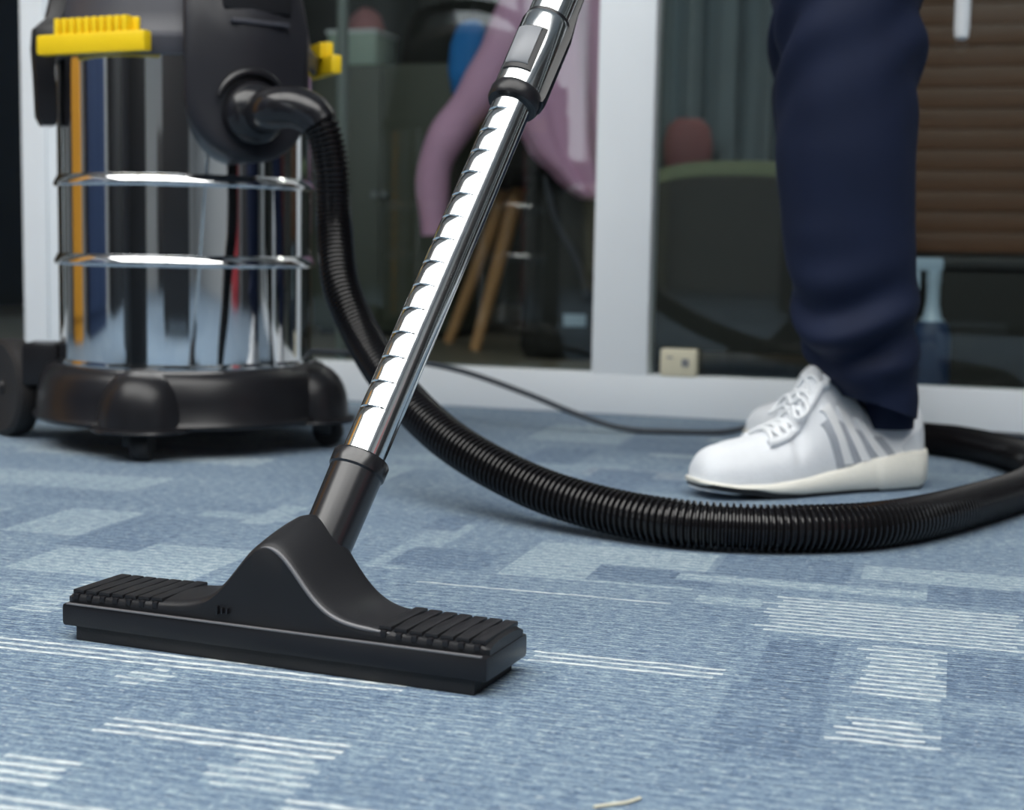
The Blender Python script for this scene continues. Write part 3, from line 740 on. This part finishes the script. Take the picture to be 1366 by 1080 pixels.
def trousers():
    mb = MB()
    def leg(tab, hem, seed):
        """tab: (z, cx, cy, hx, hy)"""
        n = 64; rs = []
        zs = [hem[0] + (tab[-1][0] - hem[0]) * (i / 150) for i in range(151)]
        for z in zs:
            cx, cy, hx, hy = (interp([(r[0], r[k]) for r in tab], z) for k in (1, 2, 3, 4))
            ring = []
            for j in range(n):
                a = 2 * PI * j / n; c, s = math.cos(a), math.sin(a)
                # folds: diagonal at the knee, hanging swags above the hem
                fade = math.exp(-((z - .185) / .060) ** 2)
                sw = math.cos(a - RAD(250) - seed * .4)
                k1 = math.sin((z - 0.10) * 92 - 4.6 * (1 - sw) + 1.1 * math.sin(2 * a + 1)) * 0.0120 * fade * (0.40 + 0.60 * max(0, sw))
                kn = math.exp(-((z - .54) / .075) ** 2)
                k2 = math.sin((z * 74) - 5.0 * math.cos(a + 0.55 + seed) + .9 * math.sin(3 * a)) * 0.0085 * kn * (0.6 + 0.4 * math.sin(2 * a + 1.5))
                k3 = 0.0022 * math.sin(z * 15 + 3 * a + seed) + 0.003 * math.sin(z * 9 - 2 * a + 1.3 * seed)
                crease = 0.005 * max(0, math.cos(a - RAD(235))) ** 14
                d = k1 + k2 + k3 + crease
                # hem dips towards the heel
                dz = 0.0
                u = max(0, 1 - (z - hem[0]) / 0.09)
                dz = u * hem[1] * (-(c * math.cos(hem[2]) + s * math.sin(hem[2])) * 0.5 + 0.5)
                ring.append(Vector((cx + (hx + d) * c, cy + (hy + d) * s, z + dz)) - PO)
            rs.append(ring)
        inner = [[p.lerp(Vector((sum(q.x for q in r) / n, sum(q.y for q in r) / n, p.z)), .07) for p in r] for r in (rs[2], rs[0])]
        mb.rings(inner + rs, False, True)
    leg([(.080, .436, 1.795, .046, .056), (.125, .424, 1.790, .056, .062), (.155, .413, 1.785, .061, .066), (.182, .408, 1.78, .065, .070), (.226, .403, 1.778, .070, .074), (.315, .393, 1.775, .077, .080), (.403, .385, 1.772, .083, .086), (.49, .382, 1.770, .084, .088), (.58, .382, 1.772, .082, .090), (.70, .392, 1.79, .090, .096), (.88, .405, 1.83, .095, .105)], (.085, .030, RAD(21)), 0.0)
    leg([(.095, .528, 2.288, .062, .056), (.155, .512, 2.275, .070, .064), (.226, .492, 2.255, .072, .068), (.403, .445, 2.17, .074, .074), (.58, .420, 2.06, .074, .080), (.70, .41, 2.0, .084, .090), (.88, .42, 1.94, .092, .100)], (.088, .012, RAD(48)), 1.7)
    o = obj('trousers', mb, 'navy', person, 80, 'navy cloth trousers with folds at the hem')
    pv = []
    for z, hx, hy in ((.80, .08, .13), (.84, .115, .17), (.90, .135, .185), (.97, .13, .175), (1.04, .115, .155), (1.06, .11, .15)):
        pv.append([Vector((.412 + hx * math.cos(a), 1.88 + hy * math.sin(a), z)) - PO for a in [2 * PI * j / 40 for j in range(40)]])
    obj('trousers_seat', MB().rings(pv), 'navy', person, 80)
    obj('waistband', MB().rings([[Vector((.412 + .113 * math.cos(a), 1.88 + .153 * math.sin(a), z)) - PO for a in [2 * PI * j / 40 for j in range(40)]] for z in (1.045, 1.085)]), 'dark_lam', person, 80)
    for c in ((.455, 1.80), (.545, 2.297)):
        obj('sock', MB().tube([Vector((c[0], c[1], z)) - PO for z in (.075, .10, .15)], [.030, .031, .033], 20), 'navy', person, 60)
trousers()

# ------------------------------------------------------------------ power cord
cp_ = spline([(-0.42, 2.318, 0.115), (-0.30, 2.37, 0.112), (-0.18, 2.36, 0.103), (-0.08, 2.33, 0.088), (0.02, 2.30, 0.058), (0.10, 2.29, 0.028), (0.17, 2.285, 0.008), (0.25, 2.28, 0.0048), (0.32, 2.285, 0.0048), (0.365, 2.30, 0.012), (0.385, 2.315, 0.022), (0.41, 2.34, 0.012), (0.47, 2.385, 0.0048), (0.60, 2.385, 0.0048), (0.9, 2.25, 0.0048), (1.3, 2.05, 0.0048), (1.9, 1.95, 0.0048)], 0.008)
tag(obj('power_cord', MB().tube(cp_, 0.0046, 10), 'cord', None, 70), 'thin grey power cord trailing along the floor before the rail', 'cord')

# ------------------------------------------------------------------ behind the glass
INNER = dict()
# dark olive cabinet
cab = thing('cabinet', 'dark olive two-door cabinet behind the glass beside the drum', 'cabinet', (-0.352, 4.62, 0), ROOM)
obj('carcass', MB().box((0, 0, 0.41), (0.445, 0.30, 0.78), 0.006), 'olive', cab)
for s in (-1, 1):
    d = obj('door', MB().box((s * .110, -.157, 0.415), (0.216, 0.016, 0.74), 0.004), 'olive', cab)
    obj('knob', MB().lathe([(.004, 0), (.006, .008), (.010, .014), (.006, .018), (.001, .019)], 14, Matrix.Translation((s * .015, -.165, .42)) @ Matrix.Rotation(PI / 2, 4, 'X')), 'button', d)
obj('plinth', MB().box((0, .01, 0.01), (0.42, 0.26, 0.02)), 'dark_lam', cab)
# pale reflected strip by the cabinet, put in as a solid grey pole
M['polegrey'] = mat('reflected_strip_grey', (0.13, 0.15, 0.145), 0.4, 0, 0.1, 10)
tag(obj('reflected_strip', MB().lathe([(.055, 0), (.055, .012), (.013, .018), (.013, 1.9), (.002, 1.91)], 24, Matrix.Translation((-0.385, 3.35, 0))), 'polegrey', None), 'slim grey pole standing for a reflected strip before the olive cabinet', 'pole')
# tray box, bag, bundle on the cabinet
tb = thing('storage_box', 'pale green open plastic box on the olive cabinet', 'box', (-0.470, 4.60, 0.80), ROOM)
mb = MB().box((0, 0, 0.006), (0.15, 0.16, 0.012))
for s in (-1, 1): mb.box((s * .074, 0, .05), (.006, .16, .095), .001); mb.box((0, s * .078, .05), (.15, .006, .095), .001)
obj('tray', mb, 'pale_green', tb)
obj('rim', MB().tube([(x, y, .098) for x, y in ((-.077, -.081), (.077, -.081), (.077, .081), (-.077, .081), (-.077, -.081))], .006, 8), 'white_plastic', tb)
cl = MB().rings([[Vector((-.460 + .055 * r * math.cos(a), 4.60 + .05 * r * math.sin(a), z + .094 + .006 * math.sin(3 * a))) for a in [2 * PI * j / 20 for j in range(20)]] for z, r in ((.727, .8), (.77, 1), (.82, 1.05), (.86, .8), (.88, .3))])
tag(obj('folded_cloth', cl, 'pinkred', None, 80), 'faded red cloth bundled in the pale green box', 'cloth')
bag = thing('black_bag', 'black soft bag standing on the olive cabinet', 'bag', (-0.255, 4.60, 0.80), ROOM)
rs = [[Vector((hx * math.copysign(abs(math.cos(a)) ** .6, math.cos(a)), hy * math.copysign(abs(math.sin(a)) ** .6, math.sin(a)), z)) for a in [2 * PI * j / 32 for j in range(32)]] for z, hx, hy in ((0, .085, .06), (.02, .095, .07), (.10, .09, .065), (.16, .075, .05), (.18, .04, .03))]
obj('bag_body', MB().rings(rs), 'chair_dark', bag, 60)
for s in (-1, 1): obj('strap', MB().tube(spline([(-.04, s * .03, .165), (-.03, s * .03, .24), (.03, s * .03, .24), (.04, s * .03, .165)], .01), .006, 8), 'chair_dark', bag)
# chair with light wooden legs
ch = thing('wooden_chair', 'black shell chair on splayed light wooden legs', 'chair', (0.10, 4.05, 0), 0)
def leg_(a, b, r0=.015, r1=.022):
    a, b = Vector(a) - Vector((.10, 4.05, 0)), Vector(b) - Vector((.10, 4.05, 0))
    return MB().tube([a, a.lerp(b, .5), b], [r0, (r0 + r1) / 2, r1], 14)
for a, b in (((-.102, 3.98, 0), (.012, 4.0, .44)), ((-.185, 4.27, 0), (-.02, 4.22, .44)), ((.30, 3.98, 0), (.20, 4.0, .44)), ((.34, 4.27, 0), (.22, 4.22, .44))):
    obj('leg', leg_(a, b), 'wood', ch)
rs = [[Vector((hx * math.copysign(abs(math.cos(a)) ** .7, math.cos(a)), .04 + hy * math.copysign(abs(math.sin(a)) ** .7, math.sin(a)), z)) for a in [2 * PI * j / 36 for j in range(36)]] for z, hx, hy in ((.43, .15, .15), (.44, .19, .19), (.465, .205, .205), (.475, .20, .20), (.468, .10, .10))]
obj('seat', MB().rings(rs), 'chair_dark', ch, 60)
rs = []
for i in range(11):
    z = .46 + .36 * i / 10; hw = .19 * (1 - .25 * (i / 10) ** 3)
    rs.append([Vector((hw * t, .20 + .05 * i / 10 - .05 * t * t + d_, z)) for d_ in (0,) for t in [k / 8 - 1 for k in range(17)]] + [Vector((hw * t, .215 + .05 * i / 10 - .05 * t * t, z)) for t in [1 - k / 8 for k in range(17)]])
obj('backrest', MB().rings(rs), 'chair_dark', ch, 60)
# black bag under the coat
bp = MB().rings([[Vector((.125 + hx * math.copysign(abs(math.cos(a)) ** .7, math.cos(a)) + .01 * math.sin(5 * a + z * 20), 3.785 + hy * math.copysign(abs(math.sin(a)) ** .7, math.sin(a)), z)) for a in [2 * PI * j / 36 for j in range(36)]] for z, hx, hy in ((0.0, .085, .07), (.03, .10, .09), (.16, .10, .10), (.30, .095, .10), (.42, .08, .085), (.50, .055, .06), (.53, .02, .02))])
bk_ = thing('backpack', 'black backpack slumped on the floor below the lilac jacket', 'backpack', (0, 0, 0))
obj('pack_body', bp, 'chair_dark', bk_, 60)
obj('label_patch', MB().box((.15, 3.687, .10), (.055, .006, .03), .002), 'bluewhite', bk_)
obj('shoulder_strap', MB().tube(spline([(.07, 3.695, .45), (.10, 3.677, .34), (.15, 3.675, .25), (.18, 3.68, .16)], .02), .008, 8), 'grey_plastic', bk_)
# lilac jacket: body and sleeve
jk = thing('jacket', 'lilac pink jacket hanging with one sleeve dangling behind the glass', 'jacket', (0.1, 3.6, 0))
JO = Vector((0.1, 3.6, 0))
rs = []
for i in range(31):
    z = 1.03 - .635 * i / 30
    xl = interp([(.38, .172), (.44, .10), (.50, .035), (.56, .005), (.66, -.012), (.85, -.02), (1.0, .02)], z)
    xr = interp([(.38, .205), (.50, .215), (.85, .215), (1.0, .18)], z)
    cx, hx = (xl + xr) / 2, (xr - xl) / 2
    rs.append([Vector((cx + hx * math.cos(a) + .006 * math.sin(7 * a + z * 6), 3.64 + (.05 + .012 * math.sin(6 * a + 4 * z)) * math.sin(a), z)) - JO for a in [2 * PI * j / 56 for j in range(56)]])
obj('jacket_body', MB().rings(rs), 'pink', jk, 80)
sv = spline([(.06, 3.60, .93), (-.02, 3.58, .76), (-.09, 3.57, .635), (-.165, 3.57, .53), (-.195, 3.575, .45), (-.195, 3.58, .36), (-.190, 3.585, .305)], .012)
rd = [interp([(0, .075), (.35, .055), (.6, .045), (1, .034)], i / (len(sv) - 1)) + .0018 * math.sin(i * .55) for i in range(len(sv))]
obj('jacket_sleeve', MB().tube([p - JO for p in sv], rd, 24), 'pink', jk, 80)
st = thing('coat_stand', 'dark thin coat stand holding the lilac jacket', 'coat stand', (0.295, 3.74, 0))
obj('pole', MB().lathe([(.055, 0), (.055, .012), (.013, .02), (.013, 1.2), (.002, 1.21)], 20), 'dark_wood', st)
obj('arm', MB().tube(spline([(0, 0, 1.06), (-.12, -.06, 1.05), (-.22, -.09, 1.03), (-.36, -.06, 1.04), (-.40, -.04, 1.06)], .02), .008, 8), 'dark_wood', st)
# blue bag hanging beside the jacket
bb = thing('blue_bag', 'bright blue cloth bag hanging beside the lilac jacket', 'bag', (-0.112, 3.70, 0))
obj('pouch', MB().rings([[Vector((hx * math.cos(a) + .004 * math.sin(5 * a), .035 * math.sin(a), z)) for a in [2 * PI * j / 28 for j in range(28)]] for z, hx in ((.63, .02), (.645, .045), (.70, .055), (.76, .050), (.80, .035), (.815, .02))]), 'blue', bb, 70)
obj('cord_loop', MB().tube(spline([(0, 0, .81), (.005, 0, .92), (.01, -.01, 1.05), (.02, -.012, 1.06)], .02), .004, 8), 'dark_lam', bb)

# right hand pane: curtain, armchair, low shelf
cu_ = MB(); n = 90; rs = []
for z in (0.50, 0.515, 1.2, 2.3):
    rs.append([W(0.05 - 1.15 + 1.35 * (j / n) * 1.0, 0, 0) * 0 + Vector((0.33 + 0.62 * j / n, 4.62 - .16 * j / n + .045 * math.sin(j * 0.40) + .012 * math.sin(j * 0.93), z)) for j in range(n + 1)])
front = rs; 
thick = [[p + Vector((.002, .008, 0)) for p in reversed(r)] for r in rs]
cu_.rings([a + b for a, b in zip(front, thick)])
tag(obj('curtain', cu_, 'curtain', None, 60), 'grey teal pleated curtain hanging behind the green armchair', 'curtain')
sh = thing('low_shelf', 'low dark shelf unit under the grey teal curtain', 'shelf', (0.62, 4.40, 0), ROOM)
obj('shelf_board', MB().box((0, 0, .485), (.60, .22, .03), .004), 'grey_plastic', sh)
for x in (-.28, .28): obj('side_panel', MB().box((x, 0, .235), (.025, .20, .47), .003), 'dark_wood', sh)
obj('shelf_board', MB().box((0, 0, .22), (.54, .20, .02), .003), 'dark_wood', sh)
cs = MB().rings([[Vector((.50 + r * .07 * math.cos(a), 4.43 + r * .03 * math.sin(a), z)) for a in [2 * PI * j / 24 for j in range(24)]] for z, r in ((.503, .7), (.52, 1), (.58, 1.05), (.63, .9), (.655, .5))])
tag(obj('cushion', cs, 'red_dark', None, 80) if False else obj('cushion', cs, 'pinkred', None, 80), 'dull red cushion on the low shelf before the curtain', 'cushion')
ac = thing('armchair', 'dark rounded armchair with olive green back rim', 'armchair', (0.565, 3.46, 0), ROOM)
def ell(cx, cy, hx, hy, z, p=.75, n=40): return [Vector((cx + hx * math.copysign(abs(math.cos(a)) ** p, math.cos(a)), cy + hy * math.copysign(abs(math.sin(a)) ** p, math.sin(a)), z)) for a in [2 * PI * j / n for j in range(n)]]
obj('seat_base', MB().rings([ell(.02, .05, .23, .22, .06), ell(.02, .05, .24, .23, .10), ell(.02, .05, .24, .23, .24), ell(.02, .05, .21, .20, .28)]), 'chair_dark', ac, 60)
rs = []
for i in range(25):
    t = i / 24; a = PI * t
    x = .02 - .25 * math.cos(a); z = .30 + .145 * math.sin(a) ** .28 - .03 * (t - .3)
    rs.append([Vector((x, y, zz)) for y, zz in ((-.24, .06), (-.24, z - .02), (-.215, z), (-.14, z), (-.12, z - .02), (-.12, .06))])
obj('backrest', MB().rings(rs), 'chair_dark', ac, 60)
pts = [Vector((.02 - .245 * math.cos(PI * i / 30), -.178, .30 + .145 * math.sin(PI * i / 30) ** .28 - .03 * (i / 30 - .3) + .004)) for i in range(31)]
obj('back_rim', MB().tube(pts, .030, 14), 'piping', ac, 60)
for x in (-.2, .22):
    for y in (-.15, .22): obj('foot', MB().lathe([(.014, 0), (.02, .065)], 14, Matrix.Translation((x, y, 0))), 'dark_wood', ac)
# brown slatted screen and black chest on the right
sg = thing('slatted_screen', 'brown screen of horizontal wooden slats behind the glass', 'screen', (1.10, 3.22, 0), ROOM)
for x in (-.30, .02, .34): obj('upright', MB().box((x, .022, .80), (.03, .02, 1.58), .002), 'dark_wood', sg)
s0 = None
for k in range(30):
    z = .305 + k * .0438
    if s0 is None: s0 = obj('slat', MB().box((0, 0, 0), (.74, .018, .0428), .0022), 'brown_wood', sg); s0.location = (0.02, .002, z)
    else: share(s0, 'slat', sg, (0.02, .002 + .002 * math.sin(k * 2.3), z))
ck = thing('storage_chest', 'black low chest in front of the brown slatted screen', 'chest', (1.16, 3.06, 0), ROOM)
obj('chest_body', MB().box((0, 0, .125), (.58, .22, .25), .006), 'chair_dark', ck)
obj('chest_lid', MB().box((0, 0, .263), (.60, .24, .024), .005), 'dark_lam', ck)
obj('clasp', MB().box((0, -.118, .245), (.05, .008, .04), .002), 'grey_plastic', ck)
bo = thing('spray_bottle', 'pale blue spray bottle with navy base behind the trouser leg', 'bottle', (0.775, 2.78, 0))
obj('bottle_body', MB().lathe([(.034, 0), (.036, .004), (.036, .13), (.030, .15), (.016, .165), (.012, .19)], 28), 'navy_paint', bo)
obj('bottle_neck', MB().lathe([(.030, .148), (.017, .166), (.0125, .19), (.0125, .225), (.014, .23), (.014, .25), (.004, .252)], 24), 'bluewhite', bo)
obj('spray_trigger', MB().box((-.012, 0, .262), (.055, .018, .024), .005).box((-.03, 0, .235), (.008, .012, .04), .002), 'bluewhite', bo)
# unseen ceiling tube lamp, added to brighten the inner room
il = thing('inner_fill_lamp', 'unseen tube lamp added to brighten the inner room', 'lamp', W(0.2, 4.4, CEIL - .04), ROOM)
obj('fill_housing', MB().box((0, 0, .015), (1.2, .09, .03), .004), 'alu', il)
obj('fill_tube', MB().box((0, 0, -.012), (1.16, .07, .02), .006), 'inner_fill', il)

# ------------------------------------------------------------------ unseen furniture behind the photographer, added for reflections in the steel
def tall_cabinet(name, label, u, v, wd, dp, h, m, rz=0.0, cat='cabinet'):
    c = thing(name, label, cat, W(u, v, 0), ROOM + rz)
    obj('carcass', MB().box((0, 0, h / 2), (wd, dp, h), .008), m, c)
    for s in (-1, 1):
        d = obj('door', MB().box((s * wd / 4, dp / 2 + .009, h / 2 + .02), (wd / 2 - .008, .018, h - .10), .004), m, c)
        obj('handle', MB().box((s * .03, dp / 2 + .028, h * .55), (.012, .02, .14), .004), 'steel', d)
tc_ = thing('dark_mirror_case', 'unseen black upright case added to darken the drum reflections', 'case', (-1.25, 0.95, 0), RAD(35))  # added dark block for the drum to mirror, in place of a crouching figure
obj('case_body', MB().box((0, 0, .36), (.72, .30, .66), .02), 'dark_lam', tc_)
obj('case_handle', MB().tube(spline([(-.10, 0, .68), (-.09, 0, .75), (.09, 0, .75), (.10, 0, .68)], .01), .010, 10), 'black', tc_)
for x in (-.2, .2): obj('case_foot', MB().box((x, 0, .015), (.05, .24, .03), .004), 'rubber', tc_)
tk = thing('dark_mirror_trunk', 'large unseen black trunk added to darken the middle of the drum', 'trunk', (-0.30, -0.62, 0), RAD(8))  # added so the drum mirrors something dark in its middle
obj('trunk_body', MB().box((0, 0, .50), (1.0, .45, .92), .02), 'dark_lam', tk)
obj('trunk_lid', MB().box((0, 0, .99), (1.02, .47, .06), .015), 'dark_lam', tk)
for x in (-.42, .42): obj('trunk_foot', MB().box((x, 0, .02), (.08, .36, .04), .006), 'rubber', tk)
for x in (-.3, .3): obj('trunk_clasp', MB().box((x, .232, .94), (.06, .012, .09), .003), 'grey_plastic', tk)
tall_cabinet('orange_locker', 'tall orange locker added for its stripe in the drum', U_L + .24, 1.55, 0.55, .4, 2.0, 'orange', -PI / 2)
tall_cabinet('navy_cupboard', 'tall navy cupboard added for its stripe in the drum', U_L + .24, 0.35, 1.1, .4, 1.9, 'navy_paint', -PI / 2)
tall_cabinet('black_cupboard', 'tall black cupboard added for dark reflections in the drum', U_L + .24, -1.6, 1.5, .4, 2.1, 'dark_lam', -PI / 2)
tall_cabinet('red_cabinet', 'tall red cabinet added for its stripe in the drum', U_R - .24, 0.5, 0.45, .4, 1.3, 'red', PI / 2)
tall_cabinet('dark_bookcase', 'tall black bookcase added for dark reflections in the drum', U_R - .24, 1.6, 1.2, .4, 2.0, 'dark_lam', PI / 2)
tall_cabinet('black_sideboard', 'black sideboard added for dark reflections in the drum', 0.15, V_B + .25, 1.6, .4, 0.8, 'dark_lam')
tall_cabinet('cream_cupboard', 'cream cupboard added for its reflection in the drum', -2.0, V_B + .24, 0.45, .4, 2.2, 'cream_paint')

tp = [W(*px_floor(x, y), .0012) for x, y in ((792, 1079), (812, 1076), (835, 1073), (854, 1067))]
tag(obj('loose_thread', MB().tube(spline(tp, .002), .0009, 6), 'cream', None, 70), 'tiny tan loose thread lying on the blue carpet', 'thread')
